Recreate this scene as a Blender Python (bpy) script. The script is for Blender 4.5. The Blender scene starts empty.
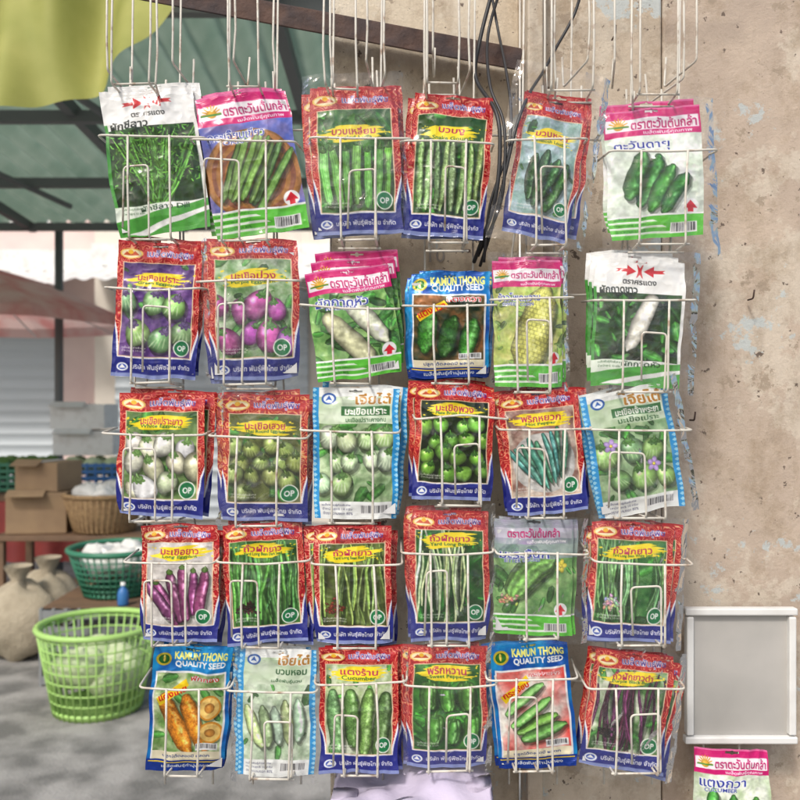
import bpy, math, random
import numpy as np
from mathutils import Vector, Matrix
R=math.radians
S=bpy.context.scene
C=S.collection
D=1.1; TAN=0.4727; ZC=1.4
def W(px,py,y=0.0):
    k=TAN*(D+y)/400
    return Vector(((px-400)*k,y,ZC+(400-py)*k))
def K(y=0.0): return TAN*(D+y)/400
# ------------------------------------------------------------------ materials
def mat(name,col=(.5,.5,.5),rough=.6,metal=0,col2=None,scale=20,lo=.4,hi=.6,bump=0,bscale=60,coat=0,detail=6,transl=0):
    m=bpy.data.materials.new(name); m.use_nodes=True; nt=m.node_tree; b=nt.nodes['Principled BSDF']
    b.inputs['Roughness'].default_value=rough; b.inputs['Metallic'].default_value=metal
    b.inputs['Coat Weight'].default_value=coat
    b.inputs['Base Color'].default_value=(*col,1)
    tc=nt.nodes.new('ShaderNodeTexCoord'); cs=None
    if col2:
        n=nt.nodes.new('ShaderNodeTexNoise'); n.inputs['Scale'].default_value=scale; n.inputs['Detail'].default_value=detail
        nt.links.new(tc.outputs['Object'],n.inputs['Vector'])
        r=nt.nodes.new('ShaderNodeValToRGB'); r.color_ramp.elements[0].position=lo; r.color_ramp.elements[1].position=hi
        r.color_ramp.elements[0].color=(*col,1); r.color_ramp.elements[1].color=(*col2,1)
        nt.links.new(n.outputs['Fac'],r.inputs['Fac']); nt.links.new(r.outputs['Color'],b.inputs['Base Color']); cs=r.outputs['Color']
    if bump:
        n=nt.nodes.new('ShaderNodeTexNoise'); n.inputs['Scale'].default_value=bscale; n.inputs['Detail'].default_value=5
        nt.links.new(tc.outputs['Object'],n.inputs['Vector'])
        bp=nt.nodes.new('ShaderNodeBump'); bp.inputs['Strength'].default_value=bump; bp.inputs['Distance'].default_value=.01
        nt.links.new(n.outputs['Fac'],bp.inputs['Height']); nt.links.new(bp.outputs['Normal'],b.inputs['Normal'])
    if transl:
        t=nt.nodes.new('ShaderNodeBsdfTranslucent'); t.inputs[0].default_value=(*col,1)
        if cs: nt.links.new(cs,t.inputs[0])
        mx=nt.nodes.new('ShaderNodeMixShader'); mx.inputs[0].default_value=transl
        out=[q for q in nt.nodes if q.type=='OUTPUT_MATERIAL'][0]
        nt.links.new(b.outputs[0],mx.inputs[1]); nt.links.new(t.outputs[0],mx.inputs[2]); nt.links.new(mx.outputs[0],out.inputs['Surface'])
    return m
def print_mat(name,metal,rough):
    m=bpy.data.materials.new(name); m.use_nodes=True; nt=m.node_tree; b=nt.nodes['Principled BSDF']
    a=nt.nodes.new('ShaderNodeAttribute'); a.attribute_name='Col'
    nt.links.new(a.outputs['Color'],b.inputs['Base Color'])
    b.inputs['Roughness'].default_value=rough; b.inputs['Metallic'].default_value=metal
    return m
def clear_mat():
    m=bpy.data.materials.new('clear_plastic'); m.use_nodes=True; nt=m.node_tree
    for n in list(nt.nodes):
        if n.type!='OUTPUT_MATERIAL': nt.nodes.remove(n)
    out=[n for n in nt.nodes][0]
    t=nt.nodes.new('ShaderNodeBsdfTransparent'); g=nt.nodes.new('ShaderNodeBsdfGlossy'); g.inputs['Roughness'].default_value=.06
    d=nt.nodes.new('ShaderNodeBsdfDiffuse'); d.inputs['Color'].default_value=(.85,.87,.88,1)
    tc=nt.nodes.new('ShaderNodeTexCoord'); n=nt.nodes.new('ShaderNodeTexNoise'); n.inputs['Scale'].default_value=26; n.inputs['Detail'].default_value=2.5; n.inputs['Distortion'].default_value=1.2
    nt.links.new(tc.outputs['Object'],n.inputs['Vector'])
    bp=nt.nodes.new('ShaderNodeBump'); bp.inputs['Strength'].default_value=.6; bp.inputs['Distance'].default_value=.006
    nt.links.new(n.outputs['Fac'],bp.inputs['Height']); nt.links.new(bp.outputs['Normal'],g.inputs['Normal'])
    fr=nt.nodes.new('ShaderNodeFresnel'); fr.inputs['IOR'].default_value=1.4; nt.links.new(bp.outputs['Normal'],fr.inputs['Normal'])
    mu=nt.nodes.new('ShaderNodeMath'); mu.operation='MULTIPLY_ADD'; mu.inputs[1].default_value=1.25; mu.inputs[2].default_value=.004
    nt.links.new(fr.outputs[0],mu.inputs[0])
    m1=nt.nodes.new('ShaderNodeMixShader'); m1.inputs[0].default_value=.012
    nt.links.new(t.outputs[0],m1.inputs[1]); nt.links.new(d.outputs[0],m1.inputs[2])
    m2=nt.nodes.new('ShaderNodeMixShader'); nt.links.new(mu.outputs[0],m2.inputs[0])
    nt.links.new(m1.outputs[0],m2.inputs[1]); nt.links.new(g.outputs[0],m2.inputs[2])
    nt.links.new(m2.outputs[0],out.inputs['Surface'])
    return m
M={}
M['wire']=mat('cream_wire',(.60,.57,.50),.42,.0,(.30,.20,.13),70,.54,.72)
M['clear']=clear_mat()
M['print']=print_mat('printed_foil',.0,.24)
M['foil']=print_mat('blue_metallic_foil',.3,.25)
M['black']=mat('black_rubber',(.02,.02,.022),.45)
M['rust']=mat('rusty_steel',(.10,.055,.04),.8,0,(.05,.035,.035),30,.35,.65,.4)
M['asphalt']=mat('asphalt',(.15,.148,.14),.9,0,(.34,.33,.315),5,.38,.62,.6,90,0,12)
M['greenroof']=mat('green_roof',(.20,.30,.23),.6,0,(.32,.41,.33),4,.3,.7,transl=.45)
M['tarp']=mat('tarp_lime',(.46,.46,.13),.7,0,(.36,.38,.09),6,.3,.7,.3,12,transl=.35)
M['strut']=mat('grey_steel',(.16,.17,.17),.6)
M['crate']=mat('grey_crate',(.22,.23,.24),.6)
M['cream']=mat('cream_plaster',(.78,.72,.63),.85,0,(.66,.60,.52),2.2,.35,.7)
M['pinkp']=mat('pink_plaster',(.78,.62,.58),.85,0,(.68,.52,.50),2.2,.35,.7)
M['shut']=mat('roller_shutter',(.50,.55,.58),.5)
M['glass']=mat('window_glass',(.05,.07,.08),.15)
M['white']=mat('white_paint',(.74,.74,.72),.5,0,(.58,.56,.53),14,.5,.75)
M['lgreen']=mat('light_green_plastic',(.38,.62,.18),.45)
M['dgreen']=mat('dark_green_plastic',(.04,.20,.12),.45)
M['blueP']=mat('blue_plastic',(.04,.16,.42),.45)
M['redP']=mat('red_plastic',(.42,.07,.06),.6,0,(.30,.05,.05),8,.3,.7)
M['card']=mat('brown_cardboard',(.38,.26,.15),.8,0,(.30,.20,.12),9,.3,.7)
M['wicker']=mat('wicker',(.42,.28,.14),.75,0,(.26,.16,.08),60,.35,.65,.5,120)
M['cloth']=mat('lavender_cloth',(.56,.50,.62),.9,0,(.46,.41,.54),10,.35,.7,.3,40)
M['wood']=mat('brown_wood',(.20,.12,.07),.7,0,(.13,.08,.05),8,.3,.7)
M['leaf']=mat('leaf_green',(.06,.16,.04),.6,0,(.12,.25,.06),20,.3,.7)
M['orange']=mat('orange_skin',(.65,.25,.04),.5)
M['paleveg']=mat('pale_produce',(.60,.66,.45),.5,0,(.42,.52,.28),15,.3,.7)
def wall_mat(name,a,b_,seed,blue=.595):
    m=bpy.data.materials.new(name); m.use_nodes=True; nt=m.node_tree; bs=nt.nodes['Principled BSDF']; bs.inputs['Roughness'].default_value=.75
    tc=nt.nodes.new('ShaderNodeTexCoord'); mp=nt.nodes.new('ShaderNodeMapping'); mp.inputs['Location'].default_value=(seed,seed*.7,0); mp.inputs['Scale'].default_value=(1,1,.75)
    nt.links.new(tc.outputs['Object'],mp.inputs['Vector'])
    mp2=nt.nodes.new('ShaderNodeMapping'); mp2.inputs['Location'].default_value=(seed*3,seed,seed*2); nt.links.new(tc.outputs['Object'],mp2.inputs['Vector'])
    mp3=nt.nodes.new('ShaderNodeMapping'); mp3.inputs['Scale'].default_value=(1,1,.16); mp3.inputs['Location'].default_value=(seed,0,seed); nt.links.new(tc.outputs['Object'],mp3.inputs['Vector'])
    def noise(sc,v,det=8,rg=.6):
        n=nt.nodes.new('ShaderNodeTexNoise'); n.inputs['Scale'].default_value=sc; n.inputs['Detail'].default_value=det; n.inputs['Roughness'].default_value=rg
        nt.links.new(v,n.inputs['Vector']); return n.outputs['Fac']
    def ramp(f,p0,p1,c0,c1):
        r=nt.nodes.new('ShaderNodeValToRGB'); e=r.color_ramp.elements; e[0].position=p0; e[1].position=p1; e[0].color=(*c0,1); e[1].color=(*c1,1)
        nt.links.new(f,r.inputs['Fac']); return r.outputs['Color']
    def mix(f,c1,c2):
        x=nt.nodes.new('ShaderNodeMix'); x.data_type='RGBA'; nt.links.new(f,x.inputs[0]); nt.links.new(c1,x.inputs[6])
        if isinstance(c2,tuple): x.inputs[7].default_value=(*c2,1)
        else: nt.links.new(c2,x.inputs[7])
        return x.outputs[2]
    base=ramp(noise(6,mp.outputs[0]),.34,.66,a,b_)
    pal=ramp(noise(9,mp2.outputs[0],10,.7),.52,.56,(0,0,0),(.55,.55,.55))
    c=mix(pal,base,(.68,.61,.50))
    st=ramp(noise(13,mp.outputs[0],12,.78),.48,.68,(0,0,0),(.85,.85,.85))
    c=mix(st,c,(.34,.255,.17))
    dr=ramp(noise(34,mp3.outputs[0],5,.6),.58,.74,(0,0,0),(.4,.4,.4))
    c=mix(dr,c,(.34,.26,.19))
    bl=ramp(noise(8,mp2.outputs[0],10,.72),blue,blue+.012,(0,0,0),(.75,.75,.75))
    c=mix(bl,c,(.50,.57,.58))
    br=ramp(noise(14,mp2.outputs[0],10,.75),.595,.605,(0,0,0),(.85,.85,.85))
    c=mix(br,c,(.36,.285,.21))
    chips=ramp(noise(55,mp2.outputs[0],6,.65),.645,.66,(0,0,0),(1,1,1))
    c=mix(chips,c,(.15,.11,.085))
    nt.links.new(c,bs.inputs['Base Color'])
    bp=nt.nodes.new('ShaderNodeBump'); bp.inputs['Strength'].default_value=.8; bp.inputs['Distance'].default_value=.005
    nt.links.new(noise(30,mp2.outputs[0],12,.75),bp.inputs['Height']); nt.links.new(bp.outputs['Normal'],bs.inputs['Normal'])
    return m
M['wallL']=wall_mat('beige_board_paint',(.70,.61,.47),(.58,.49,.37),1.3,.62)
M['wallR']=wall_mat('weathered_beige_paint',(.64,.54,.42),(.50,.41,.31),4.1,.59)
# ------------------------------------------------------------------ objects
def tag(o,label=None,cat=None,group=None,kind=None):
    if label: o['label']=label
    if cat: o['category']=cat
    if group: o['group']=group
    if kind: o['kind']=kind
    return o
def empty(name,loc,label=None,cat=None,group=None,rz=0):
    o=bpy.data.objects.new(name,None); C.objects.link(o); o.location=loc; o.rotation_euler.z=rz; o.empty_display_size=.02
    return tag(o,label,cat,group)
def rpath(pts,r=.006,n=4):
    pts=[Vector(p) for p in pts]; out=[pts[0]]
    for i in range(1,len(pts)-1):
        a,b,c=pts[i-1],pts[i],pts[i+1]
        ra=min(r,(a-b).length*.45); rc=min(r,(c-b).length*.45)
        p=b+(a-b).normalized()*ra; q=b+(c-b).normalized()*rc
        for k in range(n+1):
            t=k/n; out.append(p*(1-t)**2+b*2*t*(1-t)+q*t*t)
    out.append(pts[-1]); return out
class MB:
    def __init__(s): s.v=[]; s.f=[]
    def tube(s,pts,r,sides=8,closed=False):
        pts=[Vector(p) for p in pts]; n=len(pts)
        rr=r if hasattr(r,'__len__') else [r]*n
        t0=(pts[1]-pts[0]).normalized(); up=Vector((0,0,1)) if abs(t0.z)<.9 else Vector((1,0,0))
        nrm=t0.cross(up).normalized(); b0=len(s.v); pt=t0
        for i,p in enumerate(pts):
            if closed: t=(pts[(i+1)%n]-pts[i-1]).normalized()
            else: t=(pts[min(i+1,n-1)]-pts[max(i-1,0)]).normalized()
            nrm=(pt.rotation_difference(t)@nrm); nrm=(nrm-t*nrm.dot(t)).normalized(); pt=t; bn=t.cross(nrm)
            for k in range(sides):
                a=2*math.pi*k/sides; s.v.append(p+(nrm*math.cos(a)+bn*math.sin(a))*rr[i])
        m=n if closed else n-1
        for i in range(m):
            for k in range(sides):
                a=b0+i*sides+k; b=b0+i*sides+(k+1)%sides; c=b0+((i+1)%n)*sides+(k+1)%sides; d=b0+((i+1)%n)*sides+k
                s.f.append((a,b,c,d))
        if not closed:
            s.f.append(tuple(b0+k for k in range(sides))[::-1]); s.f.append(tuple(b0+(n-1)*sides+k for k in range(sides)))
        return s
    def box(s,c,sz,rot=None):
        b0=len(s.v); c=Vector(c)
        for x in(-.5,.5):
            for y in(-.5,.5):
                for z in(-.5,.5):
                    p=Vector((x*sz[0],y*sz[1],z*sz[2])); 
                    if rot: p=rot@p
                    s.v.append(c+p)
        for f in((0,1,3,2),(4,6,7,5),(0,4,5,1),(2,3,7,6),(0,2,6,4),(1,5,7,3)): s.f.append(tuple(b0+i for i in f))
        return s
    def lathe(s,prof,c=(0,0,0),n=32,sx=1,sy=1):
        b0=len(s.v); c=Vector(c)
        for r,z in prof:
            for k in range(n):
                a=2*math.pi*k/n; s.v.append(c+Vector((r*math.cos(a)*sx,r*math.sin(a)*sy,z)))
        for i in range(len(prof)-1):
            for k in range(n):
                s.f.append((b0+i*n+k,b0+i*n+(k+1)%n,b0+(i+1)*n+(k+1)%n,b0+(i+1)*n+k))
        return s
    def grid(s,fn,nu,nv):
        b0=len(s.v)
        for j in range(nv+1):
            for i in range(nu+1): s.v.append(Vector(fn(i/nu,j/nv)))
        for j in range(nv):
            for i in range(nu):
                a=b0+j*(nu+1)+i; s.f.append((a,a+1,a+nu+2,a+nu+1))
        return s
    def blob(s,c,r,seed=0,n=12,sc=(1,1,1),amp=.12):
        rnd=random.Random(seed); ph=[rnd.uniform(0,6) for _ in range(6)]
        def fn(u,v):
            a=u*2*math.pi; b=v*math.pi
            k=r*(1+amp*math.sin(3*a+ph[0])*math.sin(2*b+ph[1])+amp*.6*math.sin(5*b+ph[2])*math.cos(2*a+ph[3]))
            return (c[0]+k*sc[0]*math.cos(a)*math.sin(b),c[1]+k*sc[1]*math.sin(a)*math.sin(b),c[2]+k*sc[2]*math.cos(b))
        return s.grid(fn,n*2,n)
    def build(s,name,m,parent=None,smooth=False,bevel=0):
        me=bpy.data.meshes.new(name); me.from_pydata([tuple(v) for v in s.v],[],s.f); me.materials.append(m)
        if smooth: me.polygons.foreach_set('use_smooth',[True]*len(me.polygons))
        me.update()
        o=bpy.data.objects.new(name,me); C.objects.link(o)
        if parent: o.parent=parent
        if bevel:
            b=o.modifiers.new('b','BEVEL'); b.width=bevel; b.segments=2
        return o
# ------------------------------------------------------------------ painting of the packet prints
_tc={}
def text_tris(st,off=0):
    k=(st,off)
    if k in _tc: return _tc[k]
    cu=bpy.data.curves.new('t','FONT'); cu.body=st; cu.resolution_u=2; cu.offset=off
    ob=bpy.data.objects.new('t',cu); C.objects.link(ob); dg=bpy.context.evaluated_depsgraph_get(); dg.update()
    me=bpy.data.meshes.new_from_object(ob.evaluated_get(dg)); me.calc_loop_triangles()
    co=np.zeros(len(me.vertices)*3); me.vertices.foreach_get('co',co); co=co.reshape(-1,3)[:,:2]
    tr=np.zeros(len(me.loop_triangles)*3,dtype=np.int32); me.loop_triangles.foreach_get('vertices',tr)
    T=co[tr.reshape(-1,3)] if len(tr) else np.zeros((0,3,2))
    bpy.data.objects.remove(ob); bpy.data.curves.remove(cu); bpy.data.meshes.remove(me)
    _tc[k]=T; return T
def vnoise(H,Wd,sc,seed,oct=3):
    r=np.random.RandomState(seed); out=np.zeros((H,Wd)); amp=1; tot=0
    for o in range(oct):
        gx=max(2,int(sc*2**o))+2; gy=max(2,int(sc*2**o*H/Wd))+2
        g=r.rand(gy,gx); y=np.linspace(0,gy-1.001,H); x=np.linspace(0,gx-1.001,Wd)
        yi=y.astype(int); xi=x.astype(int); fy=(y-yi)[:,None]; fx=(x-xi)[None,:]; fy=fy*fy*(3-2*fy); fx=fx*fx*(3-2*fx)
        a=g[yi][:,xi]; b=g[yi][:,xi+1]; c=g[yi+1][:,xi]; d=g[yi+1][:,xi+1]
        out+=amp*((a*(1-fx)+b*fx)*(1-fy)+(c*(1-fx)+d*fx)*fy); tot+=amp; amp*=.5
    return out/tot
class Cv:
    def __init__(s,w,h,nx,seed):
        s.nx=nx; s.ny=int(nx*h/w); s.W=nx*2; s.H=s.ny*2; s.a=np.ones((s.H,s.W,3)); s.clip=(0,0,1,1); s.seed=seed
        s.rnd=random.Random(seed)
    def win(s,x0,y0,x1,y1):
        c=s.clip
        X0=int(max(x0,c[0]*s.W,0)); X1=int(min(x1+1,c[2]*s.W,s.W)); Y0=int(max(y0,c[1]*s.H,0)); Y1=int(min(y1+1,c[3]*s.H,s.H))
        if X1<=X0 or Y1<=Y0: return None
        xx,yy=np.meshgrid(np.arange(X0,X1)+.5,np.arange(Y0,Y1)+.5)
        return (slice(Y0,Y1),slice(X0,X1)),xx,yy
    def put(s,sl,m,col):
        m=m[...,None]; s.a[sl]=s.a[sl]*(1-m)+np.asarray(col)*m
    def rect(s,x0,y0,x1,y1,col,al=1):
        w=s.win(x0*s.W,y0*s.H,x1*s.W-1,y1*s.H-1)
        if w: s.put(w[0],np.full(w[1].shape,float(al)),col)
    def poly(s,pts,col):
        P=[(x*s.W,y*s.H) for x,y in pts]; xs=[p[0] for p in P]; ys=[p[1] for p in P]
        w=s.win(min(xs),min(ys),max(xs),max(ys))
        if not w: return
        sl,xx,yy=w; ins=np.zeros(xx.shape,bool)
        for i in range(len(P)):
            (ax,ay),(bx,by)=P[i],P[i-1]
            if ay==by: continue
            c=((ay>yy)!=(by>yy))&(xx<(bx-ax)*(yy-ay)/(by-ay)+ax); ins^=c
        s.put(sl,ins.astype(float),col)
    def noisebg(s,x0,y0,x1,y1,c1,c2,sc=6,seed=0,con=2.2):
        w=s.win(x0*s.W,y0*s.H,x1*s.W-1,y1*s.H-1)
        if not w: return
        n=vnoise(*w[1].shape,sc,s.seed*7+seed,4); n=np.clip((n-.5)*con+.5,0,1)[...,None]
        s.a[w[0]]=np.asarray(c1)*(1-n)+np.asarray(c2)*n
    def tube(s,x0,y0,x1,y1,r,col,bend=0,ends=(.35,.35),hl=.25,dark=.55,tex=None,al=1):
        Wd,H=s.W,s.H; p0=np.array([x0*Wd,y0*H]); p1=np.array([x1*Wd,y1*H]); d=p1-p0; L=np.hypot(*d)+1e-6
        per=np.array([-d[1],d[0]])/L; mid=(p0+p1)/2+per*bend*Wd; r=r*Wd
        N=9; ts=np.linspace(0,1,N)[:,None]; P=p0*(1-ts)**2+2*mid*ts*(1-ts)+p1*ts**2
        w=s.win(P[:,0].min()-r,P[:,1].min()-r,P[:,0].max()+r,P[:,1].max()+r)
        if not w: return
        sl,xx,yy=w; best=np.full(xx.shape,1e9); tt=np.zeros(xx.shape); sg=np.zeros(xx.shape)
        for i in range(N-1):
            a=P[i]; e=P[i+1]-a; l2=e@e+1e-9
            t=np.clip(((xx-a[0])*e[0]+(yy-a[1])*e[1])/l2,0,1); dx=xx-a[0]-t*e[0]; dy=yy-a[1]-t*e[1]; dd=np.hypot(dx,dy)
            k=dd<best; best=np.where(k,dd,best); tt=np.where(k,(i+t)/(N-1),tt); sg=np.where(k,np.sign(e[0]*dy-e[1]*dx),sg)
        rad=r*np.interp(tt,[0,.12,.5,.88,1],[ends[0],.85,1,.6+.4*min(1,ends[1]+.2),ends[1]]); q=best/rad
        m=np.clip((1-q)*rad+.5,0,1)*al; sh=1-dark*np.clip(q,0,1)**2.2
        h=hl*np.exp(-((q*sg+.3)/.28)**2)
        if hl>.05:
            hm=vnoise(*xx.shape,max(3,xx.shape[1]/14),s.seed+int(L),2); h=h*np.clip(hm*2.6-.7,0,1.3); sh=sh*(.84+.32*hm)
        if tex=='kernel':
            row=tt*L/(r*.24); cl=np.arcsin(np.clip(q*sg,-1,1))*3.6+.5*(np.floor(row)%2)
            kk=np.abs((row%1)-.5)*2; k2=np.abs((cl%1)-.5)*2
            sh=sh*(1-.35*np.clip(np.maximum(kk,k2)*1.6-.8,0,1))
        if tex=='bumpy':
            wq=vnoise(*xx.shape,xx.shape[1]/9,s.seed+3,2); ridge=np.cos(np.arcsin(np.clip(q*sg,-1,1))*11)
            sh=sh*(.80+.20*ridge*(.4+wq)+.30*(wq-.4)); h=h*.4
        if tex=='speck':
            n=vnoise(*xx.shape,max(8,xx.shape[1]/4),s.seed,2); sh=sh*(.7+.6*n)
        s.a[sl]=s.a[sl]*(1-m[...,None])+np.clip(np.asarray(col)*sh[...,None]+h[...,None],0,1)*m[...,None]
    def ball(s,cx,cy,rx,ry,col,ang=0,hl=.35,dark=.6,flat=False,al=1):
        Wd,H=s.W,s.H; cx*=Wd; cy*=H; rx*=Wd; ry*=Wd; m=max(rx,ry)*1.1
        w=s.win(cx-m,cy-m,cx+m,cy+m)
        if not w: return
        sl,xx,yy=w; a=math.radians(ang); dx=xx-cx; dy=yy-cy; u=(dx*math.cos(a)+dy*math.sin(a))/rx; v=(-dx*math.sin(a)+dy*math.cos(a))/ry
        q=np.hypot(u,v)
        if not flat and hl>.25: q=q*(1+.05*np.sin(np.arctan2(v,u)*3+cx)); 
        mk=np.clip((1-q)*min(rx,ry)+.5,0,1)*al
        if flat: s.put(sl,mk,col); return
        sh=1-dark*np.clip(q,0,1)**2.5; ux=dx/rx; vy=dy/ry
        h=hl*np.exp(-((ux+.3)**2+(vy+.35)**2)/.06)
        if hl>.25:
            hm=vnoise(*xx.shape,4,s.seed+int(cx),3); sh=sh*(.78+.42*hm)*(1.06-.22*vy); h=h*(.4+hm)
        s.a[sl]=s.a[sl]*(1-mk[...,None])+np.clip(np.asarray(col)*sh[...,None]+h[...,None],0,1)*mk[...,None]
    def text(s,st,cx,cy,w,hh,col,off=.02,ang=0,left=False):
        T=text_tris(st,off)
        if len(T)==0: return
        mn=T.reshape(-1,2).min(0); mx=T.reshape(-1,2).max(0)
        sx=w*s.W/(mx[0]-mn[0]); sy=hh*s.W/max(.75,(mx[1]-mn[1]))
        sx=min(sx,sy*1.5)
        Q=(T-(mn+mx)/2)*[sx,-sy]; 
        if left: Q[...,0]+= (mx[0]-mn[0])*sx/2
        if ang:
            a=math.radians(ang); Q=np.stack([Q[...,0]*math.cos(a)-Q[...,1]*math.sin(a),Q[...,0]*math.sin(a)+Q[...,1]*math.cos(a)],-1)
        Q=Q+[cx*s.W,cy*s.H]
        x0,y0=np.floor(Q.reshape(-1,2).min(0)).astype(int)-1; x1,y1=np.ceil(Q.reshape(-1,2).max(0)).astype(int)+1
        SSS=2; ww=(x1-x0)*SSS; h2=(y1-y0)*SSS; mk=np.zeros((h2,ww)); Q=(Q-[x0,y0])*SSS
        for t in Q:
            a0,b0=np.floor(t.min(0)).astype(int); a1,b1=np.ceil(t.max(0)).astype(int)+1
            a0=max(a0,0);b0=max(b0,0)
            xx=np.arange(a0,min(a1,ww))[None,:]+.5; yy=np.arange(b0,min(b1,h2))[:,None]+.5
            (ax,ay),(bx,by),(cx_,cy_)=t
            e1=(bx-ax)*(yy-ay)-(by-ay)*(xx-ax); e2=(cx_-bx)*(yy-by)-(cy_-by)*(xx-bx); e3=(ax-cx_)*(yy-cy_)-(ay-cy_)*(xx-cx_)
            ins=((e1>=0)&(e2>=0)&(e3>=0))|((e1<=0)&(e2<=0)&(e3<=0))
            mk[b0:b0+ins.shape[0],a0:a0+ins.shape[1]]=np.maximum(mk[b0:b0+ins.shape[0],a0:a0+ins.shape[1]],ins)
        mk=mk.reshape(y1-y0,SSS,x1-x0,SSS).mean((1,3))
        X0=max(x0,0);Y0=max(y0,0);X1=min(x1,s.W);Y1=min(y1,s.H)
        if X1<=X0 or Y1<=Y0: return
        s.put((slice(Y0,Y1),slice(X0,X1)),mk[Y0-y0:Y1-y0,X0-x0:X1-x0],col)
    def otext(s,st,cx,cy,w,hh,col,out,ang=0):
        s.text(st,cx,cy,w,hh,out,.07,ang); s.text(st,cx,cy,w*.985,hh*.95,col,.01,ang)
    def final(s):
        a=s.a.reshape(s.ny,2,s.nx,2,3).mean((1,3))
        a=np.clip(a,0,1)*.96+.012  # mixes a faint greyish haze into the print colours
        lin=np.where(a<=.04045,a/12.92,((a+.055)/1.055)**2.4)*.88+.003
        return lin
def leaves(c,n,col,seed=1,r=(.03,.11)):
    x0,y0,x1,y1=c.clip; rd=random.Random(seed); H=c.H/c.W
    for i in range(n*2):
        k=rd.uniform(.5,1.35); l=rd.uniform(*r)*1.2; a=rd.uniform(0,6.28); px=rd.uniform(x0,x1); py=rd.uniform(y0,y1)
        cc=[min(1,v*k) for v in col]; dx=math.cos(a)*l; dy=math.sin(a)*l/H
        c.tube(px-dx,py-dy,px+dx,py+dy,l*rd.uniform(.35,.6),cc,rd.uniform(-.03,.03),(.1,.1),.12,.45,None,.85)
        c.tube(px-dx*.9,py-dy*.9,px+dx*.9,py+dy*.9,.006,[min(1,v*1.35) for v in cc],0,(.5,.5),0,0,None,.6)
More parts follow.
